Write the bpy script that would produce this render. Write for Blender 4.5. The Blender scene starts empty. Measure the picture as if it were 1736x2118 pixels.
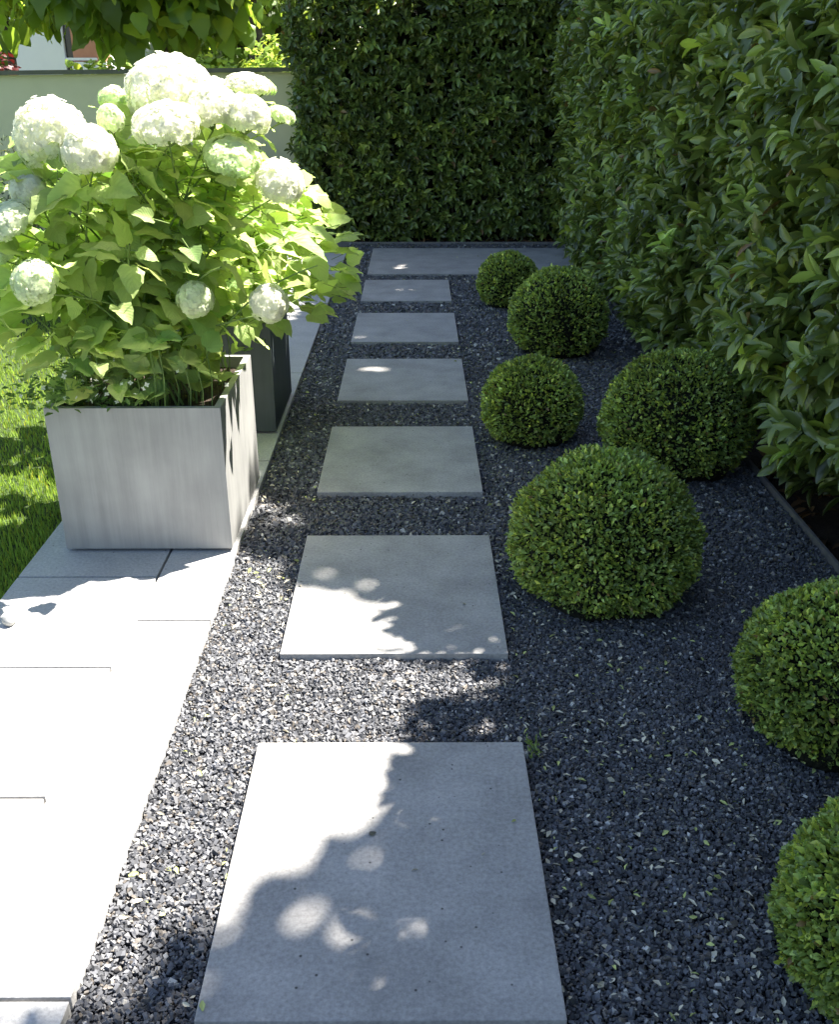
import bpy, math, random
import numpy as np
from mathutils import Vector, Matrix
R = math.radians
rng = np.random.default_rng(7)
random.seed(7)
scene = bpy.context.scene
COL = scene.collection

# ------------------------------------------------------------ camera
CAM_H = 1.5
PITCH = 24.53
cam_d = bpy.data.cameras.new('camera'); cam = bpy.data.objects.new('camera', cam_d); COL.objects.link(cam)
cam_d.sensor_fit = 'HORIZONTAL'; cam_d.sensor_width = 36; cam_d.lens = 36*2007/1736
cam_d.clip_start = 0.05; cam_d.clip_end = 2000
cam.location = (0, 0, CAM_H); cam.rotation_euler = (R(90-PITCH), 0, R(-0.26))
scene.camera = cam

# ------------------------------------------------------------ world and sun
SUN = Vector((.25, .17, .51)).normalized()
elev = math.asin(SUN.z); azim = math.atan2(SUN.x, SUN.y)
w = bpy.data.worlds.new('World'); scene.world = w; w.use_nodes = True
nt = w.node_tree; nt.nodes.clear()
sky = nt.nodes.new('ShaderNodeTexSky'); sky.sky_type = 'NISHITA'; sky.sun_disc = False
sky.sun_elevation = elev; sky.sun_rotation = azim; sky.air_density = 1.0; sky.dust_density = 1.0; sky.ozone_density = 1.0
bg = nt.nodes.new('ShaderNodeBackground'); bg.inputs['Strength'].default_value = 0.056
wo = nt.nodes.new('ShaderNodeOutputWorld')
nt.links.new(sky.outputs[0], bg.inputs[0]); nt.links.new(bg.outputs[0], wo.inputs[0])
sd = bpy.data.lights.new('sun', 'SUN'); sd.energy = 5.0; sd.angle = R(0.53); sd.color = (1, .95, .87)
so = bpy.data.objects.new('sun', sd); COL.objects.link(so)
so.rotation_euler = (-SUN).to_track_quat('-Z', 'Y').to_euler(); so.location = SUN*20
scene.view_settings.view_transform = 'Standard'; scene.view_settings.look = 'None'
scene.view_settings.gamma = 1; scene.view_settings.exposure = 2.35
try:
    scene.cycles.max_bounces = 8; scene.cycles.transparent_max_bounces = 8
except Exception: pass

# ------------------------------------------------------------ helpers
def px(x, y, Y):
    """point at world depth Y seen at photo pixel (1736 x 2118)"""
    v = (y-1059)/2007; u = (x-868)/2007
    th = R(PITCH)
    fy = math.cos(th)-v*math.sin(th); fz = -math.sin(th)-v*math.cos(th)
    t = Y/fy
    return Vector((u*t+Y*math.tan(R(.26)), Y, CAM_H+fz*t))

def props(o, label=None, cat=None, group=None, kind=None):
    if label: o['label'] = label
    if cat: o['category'] = cat
    if group: o['group'] = group
    if kind: o['kind'] = kind
    return o
def empty(name, loc, label, cat, group=None):
    o = bpy.data.objects.new(name, None); COL.objects.link(o); o.location = loc
    o.empty_display_size = .1
    return props(o, label, cat, group)
def link(name, me, mats, parent=None, loc=None):
    o = bpy.data.objects.new(name, me); COL.objects.link(o)
    for m in (mats if isinstance(mats, (list, tuple)) else [mats]): me.materials.append(m)
    if parent is not None:
        o.parent = parent
        if loc is None: o.location = -Vector(parent.location)
    if loc is not None: o.location = loc
    return o

def npmesh(name, V, F, tint=None, smooth=True, mat_idx=None, luv=None):
    """V (n,3), F (m,k) all faces the same size"""
    V = np.asarray(V, dtype=np.float32); F = np.asarray(F, dtype=np.int32)
    me = bpy.data.meshes.new(name)
    k = F.shape[1]
    me.vertices.add(len(V)); me.vertices.foreach_set('co', V.ravel())
    me.loops.add(F.size); me.loops.foreach_set('vertex_index', F.ravel())
    me.polygons.add(len(F))
    me.polygons.foreach_set('loop_start', np.arange(0, F.size, k, dtype=np.int32))
    if mat_idx is not None: me.polygons.foreach_set('material_index', np.asarray(mat_idx, dtype=np.int32))
    me.update(calc_edges=True)
    me.polygons.foreach_set('use_smooth', np.full(len(F), smooth))
    if tint is not None:
        a = me.attributes.new('tint', 'FLOAT_COLOR', 'POINT')
        t = np.ones((len(V), 4), dtype=np.float32); t[:, :3] = tint
        a.data.foreach_set('color', t.ravel())
    if luv is not None:
        a = me.attributes.new('leaf_uv', 'FLOAT_VECTOR', 'POINT'); a.data.foreach_set('vector', np.asarray(luv, dtype=np.float32).ravel())
    return me

def unit(a):
    return a/np.maximum(np.linalg.norm(a, axis=-1, keepdims=True), 1e-9)
def scatter(T, F, O, D, N, L, W=None):
    """place template T (k,3: along, across, normal) at O with direction D, normal N, length L, width W"""
    O = np.asarray(O, float); n = len(O)
    D = unit(np.asarray(D, float)); N = np.asarray(N, float)
    S = unit(np.cross(N, D)); N = unit(np.cross(D, S))
    L = np.broadcast_to(np.asarray(L, float), (n,)); W = L if W is None else np.broadcast_to(np.asarray(W, float), (n,))
    V = (O[:, None, :] + T[None, :, 0:1]*(D*L[:, None])[:, None, :] + T[None, :, 1:2]*(S*W[:, None])[:, None, :]
         + T[None, :, 2:3]*(N*L[:, None])[:, None, :])
    k = len(T)
    Fs = F[None, :, :]+(np.arange(n)*k)[:, None, None]
    return V.reshape(-1, 3), Fs.reshape(-1, F.shape[1])
def rep(c, k): return np.repeat(c, k, axis=0)
def merge(parts):
    Vs, Fs, Ts = [], [], []; o = 0
    for V, F, T in parts:
        Vs.append(V); Fs.append(F+o); Ts.append(T); o += len(V)
    return np.concatenate(Vs), np.concatenate(Fs), np.concatenate(Ts)

def leaf_template(ts, ws, fold=.25, bend=.25, cols=3, ripple=0.0):
    V = []
    cs = np.linspace(-1, 1, cols)
    for i, (t, wd) in enumerate(zip(ts, ws)):
        for c in cs:
            z = -bend*t*t + fold*wd*abs(c)*.5 + ripple*math.sin(i*2.1+c*3)*wd*abs(c)
            V.append((t, c*wd*.5, z))
    F = []
    for r in range(len(ts)-1):
        for c in range(cols-1):
            a = r*cols+c; F.append((a, a+cols, a+cols+1, a+1))
    return np.array(V), np.array(F)
LAUREL = leaf_template([0, .12, .35, .62, .86, 1], [.06, .5, .92, 1, .6, .06], .3, .22)
BOX = leaf_template([0, .5, 1], [.25, 1, .3], .35, .12)
def heart_template(serr=True, bend=.28, fold=.09, cup=.09):
    ts, ws = [], []
    prof = [(0, .12), (-.06, .5), (.05, .85), (.2, 1), (.35, .98), (.5, .86), (.65, .66), (.8, .4), (.92, .17), (1, .02)]
    V = []; cols = 5; cs = [-1, -.5, 0, .5, 1]
    for i, (t, wd) in enumerate(prof):
        if serr and 2 <= i <= 8: wd *= (1.06 if i % 2 else .95)
        for c in cs:
            tt = t
            if i == 1 and c == 0: tt = 0.03
            if i == 0: tt = .0
            z = -bend*max(tt, 0)**2 + fold*wd*abs(c) - cup*wd*c*c + .045*math.sin(i*1.9+c*1.6)*abs(c)
            V.append((tt, c*wd*.5, z))
    F = []
    for r in range(len(prof)-1):
        for c in range(4):
            a = r*5+c; F.append((a, a+5, a+6, a+1))
    return np.array(V), np.array(F)
HEART = heart_template()
HEART2 = heart_template(True, .05, .20, .02)
_p = [0, -.06, .05, .2, .35, .5, .65, .8, .92, 1]
HEART_UV = np.array([(t, c*.5+.5, 0) for t in _p for c in (-1, -.5, 0, .5, 1)])
FLORET = (np.array([(0, 0, 0)]+sum([[(math.cos(a)*.5-math.sin(a)*.38, math.sin(a)*.5+math.cos(a)*.38, .1),
                                     (math.cos(a)*1.0, math.sin(a)*1.0, .02),
                                     (math.cos(a)*.5+math.sin(a)*.38, math.sin(a)*.5-math.cos(a)*.38, .1)]
                                    for a in (0, math.pi/2, math.pi, 3*math.pi/2)], [])),
          np.array([(0, 3+3*i, 2+3*i, 1+3*i) for i in range(4)]))

def tube(path, radii, seg=7):
    """closed-ish tube along points; returns V,F quads"""
    P = np.array([tuple(p) for p in path], float); n = len(P)
    T = np.gradient(P, axis=0); T = unit(T)
    up = np.array([0, 0, 1.]) if abs(T[0][2]) < .9 else np.array([1., 0, 0])
    V = []
    A = unit(np.cross(T, up)); B = np.cross(T, A)
    for i in range(n):
        for s in range(seg):
            a = 2*math.pi*s/seg
            V.append(P[i]+radii[i]*(math.cos(a)*A[i]+math.sin(a)*B[i]))
    F = []
    for i in range(n-1):
        for s in range(seg):
            a = i*seg+s; b = i*seg+(s+1) % seg
            F.append((a, b, b+seg, a+seg))
    return np.array(V), np.array(F)

def bez(p0, p1, p2, n=7):
    p0, p1, p2 = map(lambda p: np.array(tuple(p), float), (p0, p1, p2))
    t = np.linspace(0, 1, n)[:, None]
    return (1-t)**2*p0+2*t*(1-t)*p1+t*t*p2

def box_mesh(name, boxes, bevel=0.0):
    """boxes: list of (x0,x1,y0,y1,z0,z1)"""
    import bmesh
    bm = bmesh.new()
    for (x0, x1, y0, y1, z0, z1) in boxes:
        r = bmesh.ops.create_cube(bm, size=1)
        for v in r['verts']:
            v.co = Vector(((x0+x1)/2+v.co.x*(x1-x0), (y0+y1)/2+v.co.y*(y1-y0), (z0+z1)/2+v.co.z*(z1-z0)))
    if bevel > 0:
        bmesh.ops.bevel(bm, geom=list(bm.edges), offset=bevel, segments=2, affect='EDGES', profile=.6)
    me = bpy.data.meshes.new(name); bm.to_mesh(me); bm.free()
    return me

def wob(x, y, s=1.0, seed=0):
    return (np.sin(x*2.3*s+seed)+np.sin(y*2.9*s+1.7*seed+1)+np.sin((x+y)*4.1*s+seed*2.3)*.6+np.sin((x-y*1.3)*6.7*s+seed)*.45)/3.0

# ------------------------------------------------------------ materials
def mat(name): 
    m = bpy.data.materials.new(name); m.use_nodes = True
    n = m.node_tree; b = n.nodes['Principled BSDF']
    return m, n, b
def N(n, t, **kw):
    x = n.nodes.new(t)
    for k, v in kw.items():
        if k in x.inputs: x.inputs[k].default_value = v
        else: setattr(x, k, v)
    return x
def ramp(n, stops):
    r = n.nodes.new('ShaderNodeValToRGB')
    e = r.color_ramp.elements
    while len(e) < len(stops): e.new(.5)
    for i, (p, c) in enumerate(stops):
        e[i].position = p; e[i].color = (*c, 1) if len(c) == 3 else c
    return r
def noise_mat(name, c0, c1, scale=5, rough=.8, bump=.2, bscale=60, bdist=.01, coord='Object', spec=.3, extra=None):
    m, n, b = mat(name)
    tc = N(n, 'ShaderNodeTexCoord')
    no = N(n, 'ShaderNodeTexNoise', Scale=scale, Detail=6.0, Roughness=.6)
    r = ramp(n, [(.3, c0), (.7, c1)])
    n.links.new(tc.outputs[coord], no.inputs['Vector']); n.links.new(no.outputs['Fac'], r.inputs[0])
    n.links.new(r.outputs[0], b.inputs['Base Color'])
    b.inputs['Roughness'].default_value = rough; b.inputs['Specular IOR Level'].default_value = spec
    nb = N(n, 'ShaderNodeTexNoise', Scale=bscale, Detail=4.0)
    n.links.new(tc.outputs[coord], nb.inputs['Vector'])
    bu = N(n, 'ShaderNodeBump', Strength=bump, Distance=bdist)
    n.links.new(nb.outputs['Fac'], bu.inputs['Height']); n.links.new(bu.outputs[0], b.inputs['Normal'])
    return m
def leaf_mat(name, base, trans, tfac=.35, rough=.4, spec=.5, vein=False, coat=0.0):
    m, n, b = mat(name)
    at = N(n, 'ShaderNodeAttribute', attribute_name='tint')
    mx = N(n, 'ShaderNodeMixRGB', blend_type='MULTIPLY'); mx.inputs[0].default_value = 1
    mx.inputs[1].default_value = (*base, 1); n.links.new(at.outputs['Color'], mx.inputs[2])
    n.links.new(mx.outputs[0], b.inputs['Base Color'])
    b.inputs['Roughness'].default_value = rough; b.inputs['Specular IOR Level'].default_value = spec
    b.inputs['Coat Weight'].default_value = coat
    tr = N(n, 'ShaderNodeBsdfTranslucent')
    m2 = N(n, 'ShaderNodeMixRGB', blend_type='MULTIPLY'); m2.inputs[0].default_value = 1
    m2.inputs[1].default_value = (*trans, 1); n.links.new(at.outputs['Color'], m2.inputs[2])
    n.links.new(m2.outputs[0], tr.inputs['Color'])
    ms = N(n, 'ShaderNodeMixShader'); ms.inputs[0].default_value = tfac
    n.links.new(b.outputs[0], ms.inputs[1]); n.links.new(tr.outputs[0], ms.inputs[2])
    n.links.new(ms.outputs[0], n.nodes['Material Output'].inputs['Surface'])
    if vein:
        ua = N(n, 'ShaderNodeAttribute', attribute_name='leaf_uv'); sp = N(n, 'ShaderNodeSeparateXYZ'); n.links.new(ua.outputs['Vector'], sp.inputs[0])
        def mth(op, a, b_=None):
            x = N(n, 'ShaderNodeMath', operation=op)
            for i_, q in enumerate((a, b_)):
                if q is None: continue
                if isinstance(q, (int, float)): x.inputs[i_].default_value = q
                else: n.links.new(q, x.inputs[i_])
            return x.outputs[0]
        c_ = mth('ABSOLUTE', mth('SUBTRACT', sp.outputs['Y'], .5))                       # 0 at the midrib, .5 at the edge
        side = mth('FRACT', mth('MULTIPLY', mth('SUBTRACT', sp.outputs['X'], mth('MULTIPLY', c_, .75)), 7.0))
        side = mth('ABSOLUTE', mth('SUBTRACT', side, .5))                                # .5 on the side veins
        sv = mth('GREATER_THAN', side, .43); mv = mth('LESS_THAN', c_, .022)
        vm = mth('MAXIMUM', sv, mv)
        ml = N(n, 'ShaderNodeMixRGB', blend_type='MIX'); n.links.new(mth('MULTIPLY', vm, .20), ml.inputs[0])
        n.links.new(mx.outputs[0], ml.inputs[1]); ml.inputs[2].default_value = (base[0]*1.9, base[1]*1.7, base[2]*2.2, 1)
        n.links.new(ml.outputs[0], b.inputs['Base Color'])
        bu = N(n, 'ShaderNodeBump', Strength=.4, Distance=.003); n.links.new(mth('MULTIPLY', side, -1.0), bu.inputs['Height'])
        n.links.new(bu.outputs[0], b.inputs['Normal']); n.links.new(bu.outputs[0], tr.inputs['Normal'])
    return m

def concrete(name, base, var=.06, pit=True, warm=(1, .98, .95)):
    m, n, b = mat(name)
    tc = N(n, 'ShaderNodeTexCoord'); geo = N(n, 'ShaderNodeNewGeometry')
    big = N(n, 'ShaderNodeTexNoise', Scale=4.5, Detail=7.0, Roughness=.68)
    fine = N(n, 'ShaderNodeTexNoise', Scale=110.0, Detail=4.0, Roughness=.7)
    n.links.new(geo.outputs['Position'], big.inputs['Vector']); n.links.new(geo.outputs['Position'], fine.inputs['Vector'])
    lo = tuple((base-var)*w_ for w_ in warm); hi = tuple((base+var)*w_ for w_ in warm)
    r = ramp(n, [(.3, lo), (.7, hi)]); n.links.new(big.outputs['Fac'], r.inputs[0])
    r2 = ramp(n, [(.25, (.66, .66, .66)), (.75, (1.22, 1.22, 1.22))]); n.links.new(fine.outputs['Fac'], r2.inputs[0])
    mx = N(n, 'ShaderNodeMixRGB', blend_type='MULTIPLY'); mx.inputs[0].default_value = 1
    n.links.new(r.outputs[0], mx.inputs[1]); n.links.new(r2.outputs[0], mx.inputs[2])
    out = mx
    bu = N(n, 'ShaderNodeBump', Strength=.35, Distance=.003); n.links.new(fine.outputs['Fac'], bu.inputs['Height'])
    if pit:
        vo = N(n, 'ShaderNodeTexVoronoi', Scale=33.0); n.links.new(geo.outputs['Position'], vo.inputs['Vector'])
        pr = ramp(n, [(.06, (.22, .22, .22)), (.12, (1, 1, 1))]); n.links.new(vo.outputs['Distance'], pr.inputs[0])
        # keep only some of the cells' pits
        sel = N(n, 'ShaderNodeMath', operation='GREATER_THAN'); sel.inputs[1].default_value = .62
        sx = N(n, 'ShaderNodeSeparateColor'); n.links.new(vo.outputs['Color'], sx.inputs[0]); n.links.new(sx.outputs[0], sel.inputs[0])
        mp = N(n, 'ShaderNodeMixRGB', blend_type='MULTIPLY'); n.links.new(sel.outputs[0], mp.inputs[0])
        n.links.new(mx.outputs[0], mp.inputs[1]); n.links.new(pr.outputs[0], mp.inputs[2]); out = mp
    n.links.new(out.outputs[0], b.inputs['Base Color']); n.links.new(bu.outputs[0], b.inputs['Normal'])
    b.inputs['Roughness'].default_value = .75; b.inputs['Specular IOR Level'].default_value = .35
    return m

M = {}
M['slab'] = concrete('slab_concrete', .385, .09, warm=(1, .965, .92))
M['terrace'] = concrete('terrace_concrete', .47, .06, pit=True, warm=(1, .98, .95))
M['soil'] = noise_mat('soil', (.018, .012, .009), (.06, .042, .03), 12, .95, .8, 90, .02)
M['joint'] = noise_mat('joint_sand', (.05, .045, .04), (.12, .11, .10), 30, .95, .4, 200, .004)
M['gravel_bed'] = noise_mat('gravel_bed', (.012, .013, .017), (.04, .042, .05), 120, .9, 1, 160, .01)
M['ground'] = noise_mat('ground', (.04, .05, .02), (.07, .09, .03), 3, .95, .4, 20, .02)
M['lawn'] = noise_mat('lawn_soil', (.02, .03, .01), (.04, .07, .015), 8, .95, .5, 60, .02)
M['steel'] = noise_mat('edging_steel', (.12, .12, .13), (.22, .21, .2), 20, .5, .1, 80, .003, spec=.5)
M['wall'] = noise_mat('wall_render', (.60, .59, .40), (.68, .66, .46), 2, .9, .25, 90, .004)
M['cap'] = noise_mat('wall_cap', (.10, .105, .08), (.16, .16, .12), 6, .6, .1, 50, .003)
M['bark'] = noise_mat('bark', (.035, .028, .02), (.10, .08, .06), 14, .95, .9, 30, .02)
M['stem'] = noise_mat('green_stem', (.12, .2, .05), (.22, .3, .09), 20, .6, .1, 80, .002)
M['core'] = noise_mat('dark_core', (.006, .008, .004), (.02, .022, .01), 40, .95, 1, 60, .03)  # near-black, so gaps between the leaves read as deep shade
M['white_wall'] = noise_mat('white_render', (.76, .76, .78), (.82, .82, .84), 2, .9, .1, 80, .003)
M['brick'] = noise_mat('salmon_wall', (.45, .2, .13), (.55, .27, .18), 4, .9, .3, 60, .004)
M['dark'] = noise_mat('dark_glass', (.012, .012, .014), (.03, .03, .03), 4, .2, .0, 60, .001, spec=.6)
M['roof'] = noise_mat('roof_tile', (.16, .06, .04), (.24, .1, .07), 8, .8, .4, 40, .01)
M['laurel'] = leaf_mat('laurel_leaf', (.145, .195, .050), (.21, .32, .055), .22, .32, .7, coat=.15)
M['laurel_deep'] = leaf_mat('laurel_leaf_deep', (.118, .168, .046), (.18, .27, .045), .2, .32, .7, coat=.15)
M['boxleaf'] = leaf_mat('box_leaf', (.21, .29, .068), (.30, .42, .07), .26, .38, .6)
M['hyd'] = leaf_mat('hydrangea_leaf', (.37, .47, .17), (.72, .88, .28), .55, .5, .35, vein=True)
M['hyd_plain'] = leaf_mat('small_leaf', (.16, .27, .06), (.3, .45, .08), .3, .5, .35)
M['flower'] = leaf_mat('white_petal', (.92, .92, .84), (.97, .97, .88), .55, .6, .2)
M['catalpa'] = leaf_mat('catalpa_leaf', (.08, .14, .025), (.42, .60, .06), .42, .45, .4)
M['farleaf'] = leaf_mat('far_leaf', (.22, .32, .06), (.5, .65, .1), .45, .5, .3)
M['grass'] = leaf_mat('grass_blade', (.21, .31, .05), (.36, .52, .06), .32, .5, .3)
M['grey_shrub'] = leaf_mat('grey_green_leaf', (.11, .15, .09), (.15, .2, .1), .2, .6, .3)
M['redleaf'] = leaf_mat('red_leaf', (.07, .012, .012), (.12, .015, .012), .2, .5, .3)
M['litter'] = leaf_mat('dry_petal', (.72, .66, .50), (.5, .45, .3), .15, .8, .2)

# gravel stone: colour of each chip from the tint attribute
m, n, b = mat('basalt_chip'); at = N(n, 'ShaderNodeAttribute', attribute_name='tint')
n.links.new(at.outputs['Color'], b.inputs['Base Color']); b.inputs['Roughness'].default_value = .6; b.inputs['Specular IOR Level'].default_value = .6
M['chip'] = m

# planter: fibre concrete with vertical streaks
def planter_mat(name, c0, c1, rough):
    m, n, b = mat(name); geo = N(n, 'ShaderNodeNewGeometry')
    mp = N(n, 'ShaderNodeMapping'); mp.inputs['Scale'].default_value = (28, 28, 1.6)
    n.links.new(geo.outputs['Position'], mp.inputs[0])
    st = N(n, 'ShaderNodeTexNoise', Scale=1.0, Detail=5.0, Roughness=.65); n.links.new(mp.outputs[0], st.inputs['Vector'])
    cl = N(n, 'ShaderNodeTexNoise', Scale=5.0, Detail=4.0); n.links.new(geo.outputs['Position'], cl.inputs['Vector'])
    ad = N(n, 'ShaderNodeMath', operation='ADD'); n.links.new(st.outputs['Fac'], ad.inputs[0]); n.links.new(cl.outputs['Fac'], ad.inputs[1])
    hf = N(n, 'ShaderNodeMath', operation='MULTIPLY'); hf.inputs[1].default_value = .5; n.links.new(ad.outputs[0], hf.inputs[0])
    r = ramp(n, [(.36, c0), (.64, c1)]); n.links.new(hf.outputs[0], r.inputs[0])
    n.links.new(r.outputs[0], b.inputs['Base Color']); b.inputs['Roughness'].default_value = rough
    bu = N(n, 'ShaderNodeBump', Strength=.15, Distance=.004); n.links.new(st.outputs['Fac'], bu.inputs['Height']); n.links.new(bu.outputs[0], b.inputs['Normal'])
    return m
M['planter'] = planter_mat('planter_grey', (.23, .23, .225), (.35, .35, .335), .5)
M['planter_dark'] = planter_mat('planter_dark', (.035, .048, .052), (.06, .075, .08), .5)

# ------------------------------------------------------------ setting
def sheet(name, x0, x1, y0, y1, z, m, nx=1, ny=1):
    xs = np.linspace(x0, x1, nx+1); ys = np.linspace(y0, y1, ny+1)
    V = np.array([(x, y, z) for y in ys for x in xs]); F = []
    for j in range(ny):
        for i in range(nx):
            a = j*(nx+1)+i; F.append((a, a+1, a+nx+2, a+nx+1))
    o = link(name, npmesh(name, V, F, smooth=False), m); props(o, kind='structure'); return o
sheet('ground', -300, 300, -200, 600, -.08, M['ground'])
sheet('soil', -1.5, 3.2, -3, 11.5, -.05, M['soil'])
sheet('gravel_bed', -.66, 1.398, -2.9, 9.43, -.034, M['gravel_bed'])
lawn_o = sheet('lawn', -9, -1.30, -3, 10.2, -.030, M['lawn'])

PX1 = -.615      # right edge of the terrace paving
# terrace paving: border strip and field slabs with open joints
boxes = []
g = .0042
ys = [-1.4, -.1, 1.21, 2.51, 3.81, 5.11, 6.41, 7.71, 9.01]
for a, b_ in zip(ys[:-1], ys[1:]): boxes.append((-.838+g, PX1, a+g, b_-g, -.045, 0))
yy = -1.42
fy = [1.21-.525*5+.525*i for i in range(21)]
fy = [v for v in fy if v < 9.4]
for a, b_ in zip(fy[:-1], fy[1:]):
    boxes.append((-1.292, -.838-g, a+g, b_-g, -.045, 0))
    if b_ < 2.3: boxes.append((-2.05, -1.292-2*g, a+g, b_-g, -.045, 0)) if False else None
pav = link('paving', box_mesh('paving', boxes, .0018), M['terrace']); props(pav, kind='structure')
sheet('paving_bed', -1.30, PX1-.004, -1.6, 9.2, -.028, M['joint'])

# stepping stones
ST = [(-.385, .265, 1.165, 1.93), (-.385, .265, 2.325, 3.09), (-.385, .265, 3.475, 4.24), (-.385, .265, 4.625, 5.39),
      (-.385, .265, 5.765, 6.53), (-.385, .265, 6.905, 7.66)]
labs = ['nearest square grey concrete stepping slab, half in sun, with a small dark leaf on it',
        'square grey stepping slab second from the front, sunlit on its left half beside the planter corner',
        'shaded grey stepping slab level with the back edge of the front planter',
        'shaded grey stepping slab fourth from the front, left of the small round box ball',
        'shaded grey stepping slab fifth from the front, between the dark gravel strips',
        'farthest square grey stepping slab, just before the long cross slab by the hedge']
for (x0, x1, y0, y1), lb in zip(ST, labs):
    x0 += random.uniform(-.004, .004); x1 += random.uniform(-.004, .004)
    o = link('stepping_slab', box_mesh('stepping_slab', [(x0, x1, y0, y1, -.05, 0)], .003), M['slab'])
    props(o, lb, 'stepping stone', 'stepping slabs set in the gravel')
o = link('cross_slab', box_mesh('cross_slab', [(-.385, .93, 7.90, 9.13, -.05, 0)], .003), M['slab'])
props(o, 'long wide grey slab lying across the end of the path behind the smallest box ball', 'paving slab')
o = link('cross_slab', box_mesh('cross_slab', [(.936, 2.1, 7.90, 9.13, -.05, 0)], .003), M['slab'])
props(o, 'grey slab at the far end running right under the laurel hedge', 'paving slab')
# edging
e1 = link('edging_strip', box_mesh('edging_strip', [(1.40, 1.412, -2.9, 9.45, -.07, .006)], .001), M['steel'])
props(e1, 'thin metal edging strip between the gravel and the soil under the right hedge', 'edging')
e2 = link('edging_strip', box_mesh('edging_strip', [(-1.2, 1.397, 9.44, 9.452, -.07, .006)], .001), M['steel'])
props(e2, 'thin metal edging strip between the gravel and the soil under the far hedge', 'edging')

# ------------------------------------------------------------ gravel
def in_slab(x, y, pad=.0):
    k = np.zeros(len(x), bool)
    for (x0, x1, y0, y1) in ST+[(-.385, 2.1, 7.9, 9.13)]:
        k |= (x > x0-pad) & (x < x1+pad) & (y > y0-pad) & (y < y1+pad)
    return k
CUBE = np.array([(sx, sy, sz) for sz in (-1, 1) for sy in (-1, 1) for sx in (-1, 1)], float)*.5
CF = np.array([(0, 1, 3, 2), (4, 6, 7, 5), (0, 4, 5, 1), (2, 3, 7, 6), (0, 2, 6, 4), (1, 5, 7, 3)])[:, ::-1]
def stones(name, x0, x1, y0, y1, sp, size, z):
    gx, gy = np.meshgrid(np.arange(x0, x1, sp), np.arange(y0, y1, sp))
    X = gx.ravel()+rng.uniform(-.55, .55, gx.size)*sp; Y = gy.ravel()+rng.uniform(-.55, .55, gx.size)*sp
    k = (~in_slab(X, Y, .002)) & (X > PX1+.003) & (X < 1.395) & (Y < 9.435)
    X, Y = X[k], Y[k]; n_ = len(X)
    s = size*rng.lognormal(0, .32, n_)
    s = np.minimum(s, size*1.7)
    Z = z+rng.uniform(0, .007, n_)+.005*wob(X*3, Y*3, 1, 3)+.003*wob(X*11, Y*11, 1, 4)
    q = rng.normal(size=(n_, 3)); A = unit(q); B = unit(np.cross(A, rng.normal(size=(n_, 3)))); C = np.cross(A, B)
    dims = np.stack([s*rng.uniform(.9, 1.5, n_), s*rng.uniform(.7, 1.1, n_), s*rng.uniform(.45, .8, n_)], 1)
    J = rng.uniform(.55, 1.15, (n_, 8, 3))
    P = CUBE[None]*J*dims[:, None, :]
    V = np.stack([X, Y, Z], 1)[:, None, :]+P[:, :, 0:1]*A[:, None]+P[:, :, 1:2]*B[:, None]+P[:, :, 2:3]*C[:, None]
    F = CF[None]+(np.arange(n_)*8)[:, None, None]
    base = rng.lognormal(math.log(.092), .32, n_)
    colr = base[:, None]*np.array([.96, .98, 1.07])
    u = rng.uniform(size=n_)
    warm = u < .10; colr[warm] = (base[warm]*1.25)[:, None]*np.array([1.15, 1.0, .85])
    pale = u > .96; colr[pale] = rng.uniform(.25, .6, pale.sum())[:, None]*np.array([1, .97, .9])
    return V.reshape(-1, 3), F.reshape(-1, 4), rep(colr, 8)
parts = [stones('a', -.62, 1.42, .85, 2.9, .0066, .0076, -.026), stones('b', -.62, 1.42, 2.9, 5.2, .0100, .0115, -.026),
         stones('c', -.62, 1.42, 5.2, 9.45, .015, .017, -.026), stones('d', -.62, 1.42, -.6, .85, .022, .024, -.028)]
V, F, T = merge(parts)
gr = link('gravel', npmesh('gravel', V, F, T, smooth=False), M['chip'])
props(gr, 'dark blue-grey basalt chippings covering the bed round the slabs', 'gravel', kind='stuff')

# leaf litter: dry petals and bits on the gravel
n_ = 3000
X = rng.uniform(-.6, 1.4, n_*4); Y = rng.uniform(1.0, 9.4, n_*4)
cl_ = np.clip(wob(X*9, Y*9, 1, 15)-.15, 0, 1)*1.6
dens = np.clip(.12+cl_+wob(X*2.2, Y*2.2, 1, 5)*.8+np.exp(-((X-.65)**2/.25+(Y-1.7)**2/.5))*1.2, 0, 1)
on = in_slab(X, Y); k = (rng.uniform(size=len(X)) < dens*np.where(on, .035, 1)); X, Y, on = X[k][:n_*2], Y[k][:n_*2], on[k][:n_*2]; n2 = len(X)
O = np.stack([X, Y, np.where(on, .0025, rng.uniform(-.018, -.009, n2))], 1)
T_, F_ = BOX
Dv = rng.normal(size=(n2, 3)); Dv[:, 2] *= .3; Nv = np.stack([rng.normal(0, .5, n2), rng.normal(0, .5, n2), np.ones(n2)], 1)
L = rng.uniform(.006, .021, n2)
V, F = scatter(T_, F_, O, Dv, Nv, L, L*rng.uniform(.25, .7, n2))
tc_ = rng.uniform(.5, 1.35, n2)[:, None]*np.array([1, 1, 1])
yl = rng.uniform(size=n2) < .25; tc_[yl] *= np.array([.8, .95, .45])
lit = link('leaf_litter', npmesh('leaf_litter', V, F, rep(tc_, len(T_))), M['litter'])
props(lit, 'scattered pale dry petals and leaf bits lying on the dark gravel', 'leaf litter', kind='stuff')

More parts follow.
